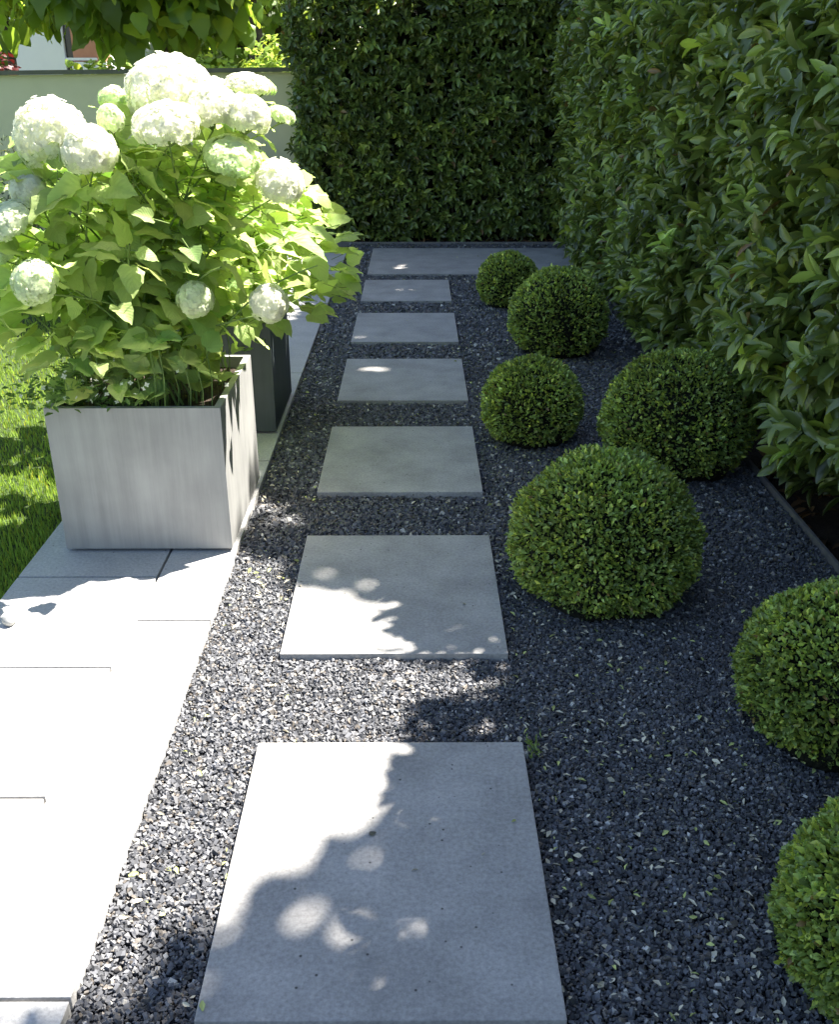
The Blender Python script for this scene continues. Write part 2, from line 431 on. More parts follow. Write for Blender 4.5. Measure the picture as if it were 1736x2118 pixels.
n_ = 1500
X = np.concatenate([rng.uniform(1.415, 2.0, 1100), rng.uniform(-1.2, 1.6, 400)]); Y = np.concatenate([rng.uniform(.9, 9.5, 1100), rng.uniform(9.46, 10.1, 400)])
Dv = rng.normal(size=(n_, 3)); Dv[:, 2] *= .25; L = rng.uniform(.03, .08, n_)
V, F = scatter(*LAUREL, np.stack([X, Y, np.full(n_, -.04)+rng.uniform(0, .015, n_)], 1), Dv, np.stack([rng.normal(0, .5, n_), rng.normal(0, .5, n_), np.ones(n_)], 1), L, L*.38)
tc_ = rng.uniform(.08, .4, n_)[:, None]*np.array([1, .62, .38])
lit2 = link('fallen_leaves', npmesh('fallen_leaves', V, F, rep(tc_, len(LAUREL[0]))), M['litter'])
props(lit2, 'brown fallen laurel leaves on the soil under the hedges', 'leaf litter', kind='stuff')

# ------------------------------------------------------------ lawn grass
n_ = 110000
Y = 2.2+rng.uniform(size=n_)**1.6*7.9; X = -1.29-rng.uniform(size=n_)**1.2*(.7+Y*.42)
hgt = rng.uniform(.016, .032, n_)*(1+.3*wob(X*4, Y*4, 1, 2)); ang = rng.uniform(0, 6.283, n_)
lean = rng.uniform(.1, .8, n_)
D = np.stack([np.cos(ang)*lean, np.sin(ang)*lean, np.ones(n_)], 1); Nn = np.stack([np.cos(ang), np.sin(ang), np.full(n_, .2)], 1)
GT, GF = leaf_template([0, .55, 1], [1, .8, .1], 0, .25, cols=2)
V, F = scatter(GT, GF, np.stack([X, Y, np.full(n_, -.031)], 1), D, Nn, hgt, .0032*(1+Y*.12))
tn = (rng.uniform(.65, 1.3, n_)*(1+.18*wob(X*2, Y*2, 1, 9)))[:, None]*np.array([1, 1, 1.]); dry = rng.uniform(size=n_) < .06; tn[dry] *= np.array([1.6, 1.1, .9])
grs = link('grass', npmesh('grass', V, F, rep(tn, len(GT))), M['grass'])
props(grs, 'short mown green lawn beside the paving', 'grass', kind='stuff')

# ------------------------------------------------------------ box balls
balls = [(.649, 6.831, .219, .136, 'smallest clipped box ball, farthest of all and nearest the long cross slab', 5200),
         (.836, 5.609, .290, .180, 'clipped dark green box ball directly behind and right of the farthest small one', 8200),
         (.521, 4.134, .228, .129, 'small clipped box ball alone beside the third and fourth slabs', 7600),
         (1.085, 3.83, .315, .150, 'wide dark clipped box ball touching the laurel hedge', 13000),
         (.598, 2.75, .302, .135, 'biggest looking clipped box ball, in the middle of the gravel bed beside the second slab', 16500),
         (1.068, 2.034, .262, .095, 'clipped box ball cut by the right picture edge, upper of the two', 14500),
         (.900, 1.268, .250, .09, 'nearest clipped box ball, in the lower right corner', 16500)]
def ball(i, X, Y, r, c, label, n):
    root = empty('box_ball', (X, Y, -.03), label, 'shrub', 'clipped box balls in the gravel bed')
    rg = np.random.default_rng(100+i)
    pk = n*2
    d = unit(rg.normal(size=(pk, 3)))
    z = c+d[:, 2]*r
    k = z > -.0; d = d[k][:n]; n = len(d)
    lump = 1+.045*(wob(d[:, 0]*3+i, d[:, 1]*3+d[:, 2]*2.5, 1.3, i))
    # twig-cluster lumps
    rad = r*lump*(1-np.abs(rg.normal(0, .045, n)))*1.0-.004
    lowf = np.clip((c+d[:, 2]*r)/.10, 0, 1); rad = rad*(.93+.07*lowf)*(1+np.where(rg.uniform(size=n) < .05, rg.uniform(.01, .05, n), 0))
    P = d*rad[:, None]; P[:, 2] += c+.03
    up = np.array([0, 0, .35])
    D = unit(d+up+rg.normal(0, .55, (n, 3))); Nn = unit(d*.55+np.array([0, 0, .6])+rg.normal(0, .55, (n, 3)))
    L = rg.uniform(.011, .021, n)*(1.0 if Y < 3 else 1.0+.09*(Y-3)); 
    V, F = scatter(*BOX, P-D*L[:, None]*.3, D, Nn, L, L*.62)
    t = (rg.uniform(.5, 1.75, n))[:, None]*np.array([1, 1, 1.]); yel = rg.uniform(size=n) < .28
    t[yel] *= np.array([1.5, 1.3, .9])
    tip = rg.uniform(size=n) < .20; t[tip] *= np.array([1.75, 1.6, 1.8])  # pale tips, lightened further to stand in for leaf glints
    br = rg.uniform(size=n) < .012; t[br] = np.array([1.3, .62, .9])
    patch = 1+.22*wob(d[:, 0]*2, d[:, 2]*2, 1, i+4); t *= patch[:, None]
    me = npmesh('foliage', V, F, rep(t, len(BOX[0])))
    o = bpy.data.objects.new('foliage', me); me.materials.append(M['boxleaf']); COL.objects.link(o); o.parent = root
    # inner dark core: a solid standing in for the shaded inside
    import bmesh
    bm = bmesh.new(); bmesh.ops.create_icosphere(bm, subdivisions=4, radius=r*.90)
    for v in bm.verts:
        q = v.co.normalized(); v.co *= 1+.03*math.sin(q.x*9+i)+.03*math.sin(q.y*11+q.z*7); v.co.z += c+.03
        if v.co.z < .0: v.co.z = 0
    me = bpy.data.meshes.new('dark_core'); bm.to_mesh(me); bm.free(); me.materials.append(M['core'])
    o = bpy.data.objects.new('inner_core', me); COL.objects.link(o); o.parent = root
for i, a in enumerate(balls): ball(i, *a)

# ------------------------------------------------------------ hedges
def shoots(P, Nrm, leaves=9, L=.1, upb=.45, slen=.11, seed=1, out=.9, spread=(.5, 1.15), wratio=.36):
    rg = np.random.default_rng(seed)
    n = len(P)
    D = unit(Nrm*out+np.array([0, 0, upb])+rg.normal(0, .38, (n, 3)))
    A = unit(np.cross(D, rg.normal(size=(n, 3)))); B = np.cross(D, A)
    Os, Ds, Ns, Ls, Ts = [], [], [], [], []
    tint = rg.lognormal(0, .34, n); yel = rg.uniform(size=n) < .2
    sc = slen*rg.uniform(.7, 1.3, n)
    for j in range(leaves):
        f = (j+.5)/leaves; ph = j*2.399+rg.uniform(0, .8, n)
        rad = A*np.cos(ph)[:, None]+B*np.sin(ph)[:, None]
        al = spread[1]+(spread[0]-spread[1])*f+rg.normal(0, .18, n)
        ld = unit(D*np.cos(al)[:, None]+rad*np.sin(al)[:, None]+np.array([0, 0, -.12]))
        Os.append(P+D*(f*sc)[:, None]); Ds.append(ld)
        Ns.append(D*.7-rad*.15+np.array([0, 0, .55])+rg.normal(0, .35, (n, 3)))
        Ls.append(L*rg.uniform(.6, 1.15, n)*(1-.25*f))
        t = (tint*rg.uniform(.85, 1.15, n))[:, None]*np.ones(3)
        t[yel] = t[yel]*np.array([1.32, 1.2, .85])
        br = rg.uniform(size=n) < .008; t[br] = np.array([1.3, .6, .9])
        if f > .7: t = t*np.array([1.4, 1.35, 1.15])  # shoot-tip leaves lighter, the tint also standing in for light glints
        Ts.append(t)
    O = np.concatenate(Os); Dd = np.concatenate(Ds); Nn = np.concatenate(Ns); Ll = np.concatenate(Ls); T = np.concatenate(Ts)
    V, F = scatter(*LAUREL, O, Dd, Nn, Ll, Ll*wratio)
    return V, F, rep(T, len(LAUREL[0]))

# right hedge
def rface(y, z):      # x of the hedge face
    return 1.33-.05*np.sin(y*1.1)-.13*wob(y*1.5, z*2.1, 1.0, 2)-.03*np.sin(y*9+z*4)*np.sin(z*8-y*3)+(.17*np.clip(5.0-y, 0, 1)-.03)*np.clip((.70-z)/.55, 0, 1)+.06*np.clip(z-1.3, 0, 2)-.02+.07*np.clip(y-6.8, 0, 1.6)*np.clip((1.3-z), 0, 1)
RH = 2.82
def rtop(y): return RH-.50*np.exp(-((y-3.10)/.12)**2)-.18*np.exp(-((y-2.55)/.08)**2)  # dips shaped into the unseen hedge top to let sun onto the gravel
rg = np.random.default_rng(21)
hedge_r = empty('laurel_hedge', (1.9, 4, -.05), 'tall shaded cherry laurel hedge running along the right side of the gravel bed', 'hedge')
def rh_pts(y0, y1, sp, z0=.10, zt=RH, depth=(0, .14)):
    n = int((y1-y0)*(zt-z0)/(sp*sp))
    y = rg.uniform(y0, y1, n); z = z0+rg.uniform(0, 1, n)*(np.minimum(rtop(y), zt)-z0)
    z = z+.10*wob(y*3, z*2, 1, 8)
    x = rface(y, z)+rg.uniform(depth[0], depth[1], n)
    hole = wob(y*4.1, z*4.7, 1.0, 11)+.5*np.sin(y*19+z*7)*np.sin(z*17-y*5)
    x = x+np.where(hole > .55, .16, 0)*(rg.uniform(size=n) < .8)
    x = x-np.where(rg.uniform(size=n) < .035, rg.uniform(.04, .13, n), 0)      # stray new shoots
    k = ~((hole > .75) & (rg.uniform(size=n) < .6)); 
    return np.stack([x, y, z], 1)[k]
P1 = rh_pts(.4, 5.2, .066); P2 = rh_pts(5.2, 9.6, .078)
P3 = rh_pts(.4, 9.6, .11, depth=(.12, .26))
nr = lambda P: np.tile(np.array([-1., 0, 0]), (len(P), 1))+np.stack([rg.normal(0, .35, len(P)), rg.normal(0, .45, len(P)), np.clip(P[:, 2]*.12-.15, -.3, .3)], 1)
parts = [shoots(P1, nr(P1), 9, .112, seed=31, wratio=.40), shoots(P2, nr(P2), 9, .10, seed=32, wratio=.40), shoots(P3, nr(P3), 8, .11, seed=33, wratio=.4)]
# top of the hedge
nT = 900; ty = rg.uniform(-.5, 9.8, nT); PT = np.stack([rg.uniform(1.35, 2.3, nT), ty, rtop(ty)-.06+.07*rg.normal(size=nT)], 1)
parts.append(shoots(PT, np.tile(np.array([0, 0, 1.]), (nT, 1)), 9, .10, seed=34))
nS = 60; PS = np.stack([rg.uniform(1.42, 1.7, nS), rg.uniform(1.0, 4.5, nS), RH+rg.uniform(.0, .16, nS)], 1); PS = PS[np.abs(PS[:, 1]-3.1) > .25]; nS = len(PS)
parts.append(shoots(PS, np.tile(np.array([-.3, 0, 1.]), (nS, 1)), 8, .11, slen=.2, seed=35))
V, F, T = merge(parts)
link('foliage', npmesh('foliage', V, F, T), M['laurel'], hedge_r)
# inner dark core: bumpy solid in place of shaded branches
def core_grid(fn_pts, na, nb):
    V = []; F = []
    for i in range(na+1):
        for j in range(nb+1): V.append(fn_pts(i/na, j/nb))
    for i in range(na):
        for j in range(nb):
            a = i*(nb+1)+j; F.append((a, a+1, a+nb+2, a+nb+1))
    return np.array(V), np.array(F)
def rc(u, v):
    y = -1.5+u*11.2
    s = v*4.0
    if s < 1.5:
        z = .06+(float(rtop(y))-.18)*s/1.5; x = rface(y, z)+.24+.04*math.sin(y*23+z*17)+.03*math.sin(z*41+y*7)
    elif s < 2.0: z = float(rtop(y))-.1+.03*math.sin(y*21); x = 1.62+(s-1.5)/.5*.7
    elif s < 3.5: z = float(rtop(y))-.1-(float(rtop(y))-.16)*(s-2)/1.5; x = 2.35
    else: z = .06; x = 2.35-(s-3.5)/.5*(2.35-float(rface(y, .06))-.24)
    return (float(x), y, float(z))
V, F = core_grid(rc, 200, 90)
link('hedge_core', npmesh('hedge_core', V, F), M['core'], hedge_r)
# stems at the foot
tb = []
for y in np.arange(.6, 9.7, .42):
    for q in range(2):
        x = 1.72+random.uniform(-.12, .12); yy = y+random.uniform(-.15, .15)
        p = bez((x, yy, -.06), (x+random.uniform(-.05, .05), yy, .2), (x+random.uniform(-.15, .1), yy+random.uniform(-.15, .15), .6), 5)
        v, f = tube(p, [.022, .018, .016, .014, .012], 6); link('stem', npmesh('stem', v, f), M['bark'], hedge_r)

# back hedge
BY = 9.62; BH = 2.20
def bface(x, z): return BY+.05*wob(x*2, z*2, 1, 6)*1.5+.05*np.clip((.4-z)/.4, 0, 1)
def bleft(z): return -1.05+.20*np.clip((1.1-z)/1.1, 0, 1)+.045*np.sin(z*6.1)+.03*np.sin(z*14)
hedge_b = empty('laurel_hedge', (.3, 10.1, -.05), 'dark shaded laurel hedge closing the far end of the path, next to the pale wall', 'hedge')
n_ = int(3.2*2.1/(.050**2)); z = rg.uniform(.03, BH, n_); x = rg.uniform(-1.32, 1.9, n_); k = x > bleft(z)+.03*rg.normal(size=n_); x, z = x[k], z[k]; n_ = len(x)
P = np.stack([x, bface(x, z)+rg.uniform(0, .11, n_), z], 1)
parts = [shoots(P, np.tile(np.array([0, -1., 0]), (n_, 1))+rg.normal(0, .35, (n_, 3)), 8, .098, seed=41, upb=.15, wratio=.42)]
n2 = 420; z = rg.uniform(.1, BH, n2); P = np.stack([bleft(z)+rg.uniform(0, .06, n2), rg.uniform(BY, BY+.8, n2), z], 1)
parts.append(shoots(P, np.tile(np.array([-1., -.2, 0]), (n2, 1))+rg.normal(0, .3, (n2, 3)), 8, .09, seed=42, upb=.1, wratio=.42))
n3 = 620; P = np.stack([rg.uniform(-1.03, 2.0, n3), rg.uniform(BY, BY+.85, n3), BH-.03+.05*rg.normal(size=n3)], 1)
parts.append(shoots(P, np.tile(np.array([0, 0, 1.]), (n3, 1)), 8, .09, seed=43, upb=.5, wratio=.42))
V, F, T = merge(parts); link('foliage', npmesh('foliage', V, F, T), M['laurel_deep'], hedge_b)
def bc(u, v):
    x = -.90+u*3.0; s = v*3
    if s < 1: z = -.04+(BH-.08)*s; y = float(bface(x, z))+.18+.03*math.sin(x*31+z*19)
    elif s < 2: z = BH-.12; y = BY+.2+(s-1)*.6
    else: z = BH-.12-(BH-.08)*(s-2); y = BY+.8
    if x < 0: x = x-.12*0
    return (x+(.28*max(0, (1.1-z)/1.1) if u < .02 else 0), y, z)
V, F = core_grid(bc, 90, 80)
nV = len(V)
# end caps as fans are left out: the left end is closed by a small dark core slab
link('hedge_core', npmesh('hedge_core', V, F), M['core'], hedge_b)
cap = link('hedge_core', box_mesh('hedge_core', [(-.90, -.86, BY+.24, BY+.76, .14, BH-.16)], .01), M['core'], hedge_b)
tb = []
for x in np.arange(-.75, 1.6, .38):
    xx = x+random.uniform(-.1, .1)
    p = bez((xx, BY+.12, -.06), (xx+.05, BY+.1, .3), (xx+random.uniform(-.1, .1), BY+.06, 1.0), 6)
    v, f = tube(p, [.016, .014, .012, .01, .009, .007], 6); link('stem', npmesh('stem', v, f), M['bark'], hedge_b)

# ------------------------------------------------------------ planters
def planter(x0, x1, y0, y1, h, mk, label):
    root = empty('planter', ((x0+x1)/2, (y0+y1)/2, 0), label, 'planter', 'rectangular planters on the paving edge')
    import bmesh
    bm = bmesh.new(); t = .022
    def ring(a, z): return [bm.verts.new((x, y, z)) for x, y in ((x0+a, y0+a), (x1-a, y0+a), (x1-a, y1-a), (x0+a, y1-a))]
    r0 = ring(.0, .012); r1 = ring(0, h); r2 = ring(t, h); r3 = ring(t, h-.25)
    bm.faces.new(r0[::-1])
    for a, b_ in ((r0, r1), (r1, r2), (r2, r3)):
        for i in range(4): bm.faces.new((a[i], a[(i+1) % 4], b_[(i+1) % 4], b_[i]))
    bm.faces.new(r3)
    bmesh.ops.bevel(bm, geom=[e for e in bm.edges if e.calc_face_angle(0) > .5], offset=.0035, segments=2, affect='EDGES')
    me = bpy.data.meshes.new('shell'); bm.to_mesh(me); bm.free(); link('shell', me, M[mk], root)
    V, F = core_grid(lambda u, v: (x0+t+.001+u*(x1-x0-2*t-.002), y0+t+.001+v*(y1-y0-2*t-.002), h-.045+.012*math.sin(u*17)*math.sin(v*13)), 20, 20)
    link('potting_soil', npmesh('potting_soil', V, F[:, ::-1]), M['soil'], root)
    link('foot', box_mesh('foot', [(x0+.03, x1-.03, y0+.03, y1-.03, .0005, .0118)]), M['dark'], root)
planter(-1.19, -.625, 2.965, 3.60, .513, 'planter', 'light grey concrete planter nearest the camera, its right side in bright sun')
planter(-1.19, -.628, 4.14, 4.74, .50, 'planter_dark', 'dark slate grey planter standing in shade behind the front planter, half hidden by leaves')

# ------------------------------------------------------------ hydrangeas
def flower_head(parent, c, rx, rz, axis, seed, white=1.0, yel=0.0):
    rg = np.random.default_rng(seed)
    n = int(620*(rx/.12)**2)+110
    d = unit(rg.normal(size=(n*2, 3))); d = d[d[:, 2] > -.35][:n]; n = len(d)
    lump = 1+.08*wob(d[:, 0]*4+seed, d[:, 1]*4, 1, seed)
    P = d*np.array([rx, rx, rz])*lump[:, None]*(1-np.abs(rg.normal(0, .07, n)))[:, None]
    ax = Vector(axis).normalized(); Q = np.array(ax.to_track_quat('Z', 'Y').to_matrix())
    P = P@Q.T+np.array(tuple(c)); nn = unit((d*np.array([1/rx, 1/rx, 1/rz]))@Q.T+rg.normal(0, .25, (n, 3))*5)
    D = np.cross(nn, rg.normal(size=(n, 3))); L = rg.uniform(.011, .017, n)*(1 if rx > .05 else .75)
    V, F = scatter(*FLORET, P, D, nn, L)
    t = rg.uniform(.85, 1.12, n)[:, None]*np.array([1.0, 1.0, .95]); t *= np.array([1-.25*yel, 1, 1-.6*yel])
    under = d[:, 2] < .05; t[under] *= np.array([.95, .99, .86])
    T0 = rep(t, len(FLORET[0]))
    us = np.linspace(0, 2*math.pi, 15)[:-1]; vs = np.linspace(.05, math.pi*.62, 8)
    G = np.array([[math.cos(a)*math.sin(b_), math.sin(a)*math.sin(b_), math.cos(b_)] for b_ in vs for a in us])*np.array([rx, rx, rz])*.84
    G = G*(1+rg.normal(0, .05, (len(G), 1))); G = G@Q.T+np.array(tuple(c))
    GFc = np.array([(i*14+j, i*14+(j+1) % 14, (i+1)*14+(j+1) % 14, (i+1)*14+j) for i in range(7) for j in range(14)])
    V, F, T0 = merge([(V, F, T0), (G, GFc, np.ones((len(G), 3))*np.array([.98, .99, .93]))])
    me = npmesh('flower_head', V, F, T0)
    o = link('flower_head', me, M['flower'], parent)
    # corymb branchlets
    cb = []
    for q in range(14):
        dd = unit(rg.normal(size=3)); dd[2] = abs(dd[2])
        e = np.array([dd[0]*rx*.85, dd[1]*rx*.85, dd[2]*rz*.8])@Q.T+np.array(tuple(c)); s = np.array(tuple(Vector(c)-ax*rz*.9))
        v, f = tube(bez(s, (s+e)/2+np.array([0, 0, -.01]), e, 4), [.0022, .0018, .0015, .001], 4); cb.append((v, f, np.ones((len(v), 3))))
    V, F, T = merge(cb); sc = link('flower_stalks', npmesh('flower_stalks', V, F), M['stem'])
    sc.parent = o
    return o

def hydrangea(center, base, rad, heads, nleaf, label, seed, lmin=.062, lmax=.142, stems=20, zlo=.5):
    rg = np.random.default_rng(seed)
    root = empty('hydrangea', (base[0], base[1], base[2]), label, 'hydrangea', 'hydrangeas growing in the planters')
    center = np.array(center); rad = np.array(rad)
    st = []; pet = []; O, D, Nn, L = [], [], [], []
    ends = [Vector(h[0]) - Vector(h[3]).normalized()*h[2]*.9 for h in heads]
    while len(ends) < stems+len(heads):
        d = unit(rg.normal(size=3)); 
        if d[2] < -.1: continue
        ends.append(Vector(center+d*rad*rg.uniform(.8, .98)))
    for e in ends:
        e = np.array(tuple(e)); s = np.array([base[0]+rg.uniform(-.2, .2), base[1]+rg.uniform(-.2, .2), base[2]-.02])
        mid = np.array([s[0]*.75+e[0]*.25, s[1]*.75+e[1]*.25, s[2]+(e[2]-s[2])*.75])
        p = bez(s, mid, e, 12); v, f = tube(p, np.linspace(.0045, .0026, 12), 5); st.append((v, f, np.ones((len(v), 3))))
        tl = np.linalg.norm(e-s); k = max(3, int(tl/.085)); ph = rg.uniform(0, 3.14)
        for j in range(k):
            u = .28+.68*(j+.5)/k; c = bez(s, mid, e, 41)[int(u*40)]
            tan = unit(bez(s, mid, e, 41)[min(40, int(u*40)+1)]-bez(s, mid, e, 41)[int(u*40)-1])
            ph += 1.57
            a = unit(np.cross(tan, [math.cos(ph), math.sin(ph), .1]))
            for sg in (-1, 1):
                ld = unit(a*sg+tan*.25+np.array([0, 0, -.12])+rg.normal(0, .18, 3)+unit(c-center)*.3)
                pl = rg.uniform(.025, .05); q = c+ld*pl+np.array([0, 0, .006])
                v, f = tube([c, (c+q)/2+np.array([0, 0, .003]), q], [.0016, .0014, .0012], 4); pet.append((v, f, np.ones((len(v), 3))))
                O.append(q); D.append(ld+np.array([0, 0, -.08])); Nn.append(np.array([0, 0, 1.])+ld*.2+unit(c-center)*.35+rg.normal(0, .38, 3))
                L.append(rg.uniform(lmin, lmax)*(1.0-.3*(u > .85)))
    # fill leaves on the outline
    m_ = 0
    while m_ < nleaf:
        d = unit(rg.normal(size=3))
        if d[2] < -.62: continue
        c = center+d*rad*rg.uniform(.72, 1.0)
        if c[2] < zlo: c[2] = zlo+rg.uniform(0, .08)
        h = unit(np.array([d[0], d[1], 0])+rg.normal(0, .35, 3)*np.array([1, 1, 0]))
        ld = unit(h+np.array([0, 0, rg.uniform(-.50, .40)]))
        O.append(c); D.append(ld); Nn.append(np.array([0, 0, .9])+h*.45+rg.normal(0, .42, 3)); L.append(rg.uniform(lmin, lmax))
        e = c-ld*.06; v, f = tube([e, (c+e)/2, c], [.0012, .0014, .0012], 4); pet.append((v, f, np.ones((len(v), 3))))
        m_ += 1
    for q in range(170):
        c = np.array([base[0]+rg.uniform(-.27, .24), base[1]-.29+.4*rg.uniform(0, 1)**2, zlo+rg.uniform(-.03, .20)]); h = rg.normal(size=3)*np.array([1, 1, .3])
        O.append(c); D.append(h); Nn.append(np.array([0, -.5, .8])+rg.normal(0, .4, 3)); L.append(rg.uniform(.05, .10))
        v, f = tube([(c[0], c[1], base[2]-.03), (c[0]+.01, c[1], (c[2]+base[2])/2), c], [.002, .0018, .0012] if q % 4 == 0 else [.0002]*3, 4); pet.append((v, f, np.ones((len(v), 3))))
    O, D, Nn, L = map(np.array, (O, D, Nn, L))
    tip = O+unit(D)*L[:, None]*.5; tt = (tip[:, 0]+.625)/.25      # leaves that would shade the sunny planter side are left out
    zh = tip[:, 2]-tt*.51; yh = tip[:, 1]-tt*.17
    bad = (tt > 0) & (zh > -.02) & (zh < .50) & (yh > 2.9) & (yh < 3.54) & (rg.uniform(size=len(O)) < .93)
    gx = tip[:, 0]-.49*tip[:, 2]; gy = tip[:, 1]-.333*tip[:, 2]    # leaves whose shadow falls on the front paving are thinned to keep it lit
    u_ = rg.uniform(size=len(O))
    bad |= (gx > -1.12) & (gy < 2.79) & (u_ < .96)
    bad |= (gy < 2.70) & (gx > -1.45) & (u_ < .40) | (gy < 2.54) & (u_ < .72)
    O, D, Nn, L = O[~bad], D[~bad], Nn[~bad], L[~bad]; n = len(O); st += [p for p, q in zip(pet, bad) if not q]
    W = L*rg.uniform(.70, .90, n); h2 = n//2
    pa = scatter(*HEART, O[:h2], D[:h2], Nn[:h2], L[:h2], W[:h2]); pb_ = scatter(*HEART2, O[h2:], D[h2:], Nn[h2:], L[h2:], W[h2:])
    V, F, _ = merge([(pa[0], pa[1], pa[0]), (pb_[0], pb_[1], pb_[0])])
    t = rg.uniform(.7, 1.2, n)[:, None]*np.array([1, 1, 1.]); yel = rg.uniform(size=n) < .2; t[yel] *= np.array([1.14, 1.06, .9]); dk = rg.uniform(size=n) < .10; t[dk] *= np.array([.65, .8, .75])
    link('leaves', npmesh('leaves', V, F, rep(t, len(HEART[0])), luv=np.tile(HEART_UV, (n, 1))), M['hyd'], root)
    V, F, T = merge(st); link('stems', npmesh('stems', V, F), M['stem'], root)
    for i, h in enumerate(heads): flower_head(root, h[0], h[1], h[2], h[3], seed*50+i, yel=h[4])
    return root

def H(x, y, Y, w, h, tilt=(0, -.25, 1), yel=0.0):
    c = px(x, y, Y); Z = c.y*.91+(CAM_H-c.z)*.415
    return (c, w/2/2007*Z, h/2/2007*Z*1.1, tilt, yel)
heads = [H(350, 185, 3.25, 178, 120), H(108, 285, 3.05, 150, 140, (-.3, -.35, 1)), H(185, 315, 2.98, 115, 95, (.1, -.5, 1)),
         H(345, 262, 3.02, 140, 85), H(435, 225, 3.2, 120, 90), H(512, 242, 3.2, 95, 80, (.3, -.2, 1)), H(512, 178, 3.4, 95, 45, (.1, -.1, 1)),
         H(236, 205, 3.3, 62, 45, (-.1, -.2, 1), .5), H(230, 250, 3.1, 55, 60, (0, -.4, 1), .3), H(578, 378, 3.22, 102, 80, (.5, -.5, 1)),
         H(60, 392, 3.0, 78, 62, (-.5, -.5, 1)), H(22, 458, 2.92, 105, 62, (-.4, -.5, 1), .15), H(74, 584, 2.80, 98, 78, (-.4, -.8, 1), .25),
         H(557, 628, 3.10, 80, 74, (.4, -.9, 1)), H(582, 240, 3.35, 60, 34, (.4, -.1, 1), .35), H(405, 620, 3.06, 74, 72, (0, -.9, 1), .2),
         H(480, 325, 3.15, 120, 66, (.2, -.4, 1), .45), H(0, 520, 2.95, 80, 50, (-.4, -.4, 1), .3), H(300, 225, 3.35, 90, 60, (-.2, -.1, 1), .1),
         H(540, 182, 3.45, 60, 34, (.2, 0, 1), .6)]
hydrangea((-.94, 3.24, .92), (-.90, 3.28, .49), (.66, .50, .44), heads, 300,
          'big bright hydrangea with white flower heads, filling the front planter', 3, stems=20, zlo=.56)
heads2 = [H(440, 190, 4.5, 80, 50, (0, -.1, 1), .1)]
hydrangea((-.88, 4.34, .74), (-.90, 4.44, .47), (.60, .42, .46), heads2, 330,
          'hydrangea in the rear planter, mostly shaded leaves showing right of the front one', 4, stems=14, zlo=.40)

# small-leaved plant with tiny white flowers in the front planter's left corner
tp = empty('white_star_plant', (-1.12, 3.04, .49), 'small-leaved trailing plant with tiny white flowers at the left front corner of the front planter', 'plant')
rg = np.random.default_rng(55); n_ = 420
P = np.stack([rg.normal(-1.10, .11, n_), rg.normal(3.04, .06, n_), .50+np.abs(rg.normal(0, .075, n_))], 1)
D = rg.normal(size=(n_, 3)); D[:, 2] = np.abs(D[:, 2])*.5; V, F = scatter(*BOX, P, D, rg.normal(size=(n_, 3))*.5+np.array([0, -.3, 1]), rg.uniform(.015, .032, n_), rg.uniform(.008, .016, n_))
link('leaves', npmesh('leaves', V, F, rep(rg.uniform(.5, 1.1, n_)[:, None]*np.ones(3), 9)), M['hyd_plain'], tp)
n_ = 46; P = np.stack([rg.normal(-1.06, .14, n_), rg.normal(3.01, .05, n_), .53+np.abs(rg.normal(0, .07, n_))], 1)
for q in P:
    V, F = scatter(*FLORET, q[None], rg.normal(size=(1, 3)), rg.normal(size=(1, 3))*.4+np.array([0, -.8, .8]), rg.uniform(.007, .011, 1))
    link('flower', npmesh('flower', V, F, np.ones((len(V), 3))), M['flower'], tp)

# ------------------------------------------------------------ wall, far garden
wl = empty('garden_wall', (-4.5, 10.4, 0), 'pale rendered garden wall with a dark cap behind the flowers', 'wall')
def wall_mesh(name, x0, x1, y0, y1, z0, za, zb, dz):
    V = [(x0, y0, za-dz if z0 is None else z0), (x1, y0, zb-dz if z0 is None else z0), (x1, y1, zb-dz if z0 is None else z0), (x0, y1, za-dz if z0 is None else z0), (x0, y0, za), (x1, y0, zb), (x1, y1, zb), (x0, y1, za)]
    F = [(0, 3, 2, 1), (4, 5, 6, 7), (0, 1, 5, 4), (1, 2, 6, 5), (2, 3, 7, 6), (3, 0, 4, 7)]
    return npmesh(name, V, F, smooth=False)
link('wall_face', wall_mesh('wall_face', -9, -.9, 10.35, 10.55, -.07, 1.39, 1.475, 0), M['wall'], wl)
link('wall_cap', wall_mesh('wall_cap', -9, -.9, 10.31, 10.59, None, 1.432, 1.517, .04), M['cap'], wl)

def leaf_blob(centers, radii, n, L, seed, template=HEART, wr=.8, shell=.55, droop=.5):
    rg = np.random.default_rng(seed); Os, Ds, Ns = [], [], []
    for c, r in zip(centers, radii):
        k = int(n*np.prod(r)**(2/3)/sum(np.prod(q)**(2/3) for q in radii))
        d = unit(rg.normal(size=(k, 3))); P = np.array(c)+d*np.array(r)*rg.uniform(shell, 1.0, k)[:, None]
        h = d*np.array([1, 1, .3])+rg.normal(0, .4, (k, 3)); h[:, 2] -= droop
        Os.append(P); Ds.append(h); Ns.append(d*.7+np.array([0, 0, .7])+rg.normal(0, .3, (k, 3)))
    O = np.concatenate(Os); D = np.concatenate(Ds); Nn = np.concatenate(Ns); m_ = len(O)
    Ll = L*rg.uniform(.65, 1.15, m_); V, F = scatter(*template, O, D, Nn, Ll, Ll*wr)
    t = rg.uniform(.6, 1.35, m_)[:, None]*np.ones(3); y_ = rg.uniform(size=m_) < .2; t[y_] *= np.array([1.35, 1.15, .8])
    return V, F, rep(t, len(template[0]))
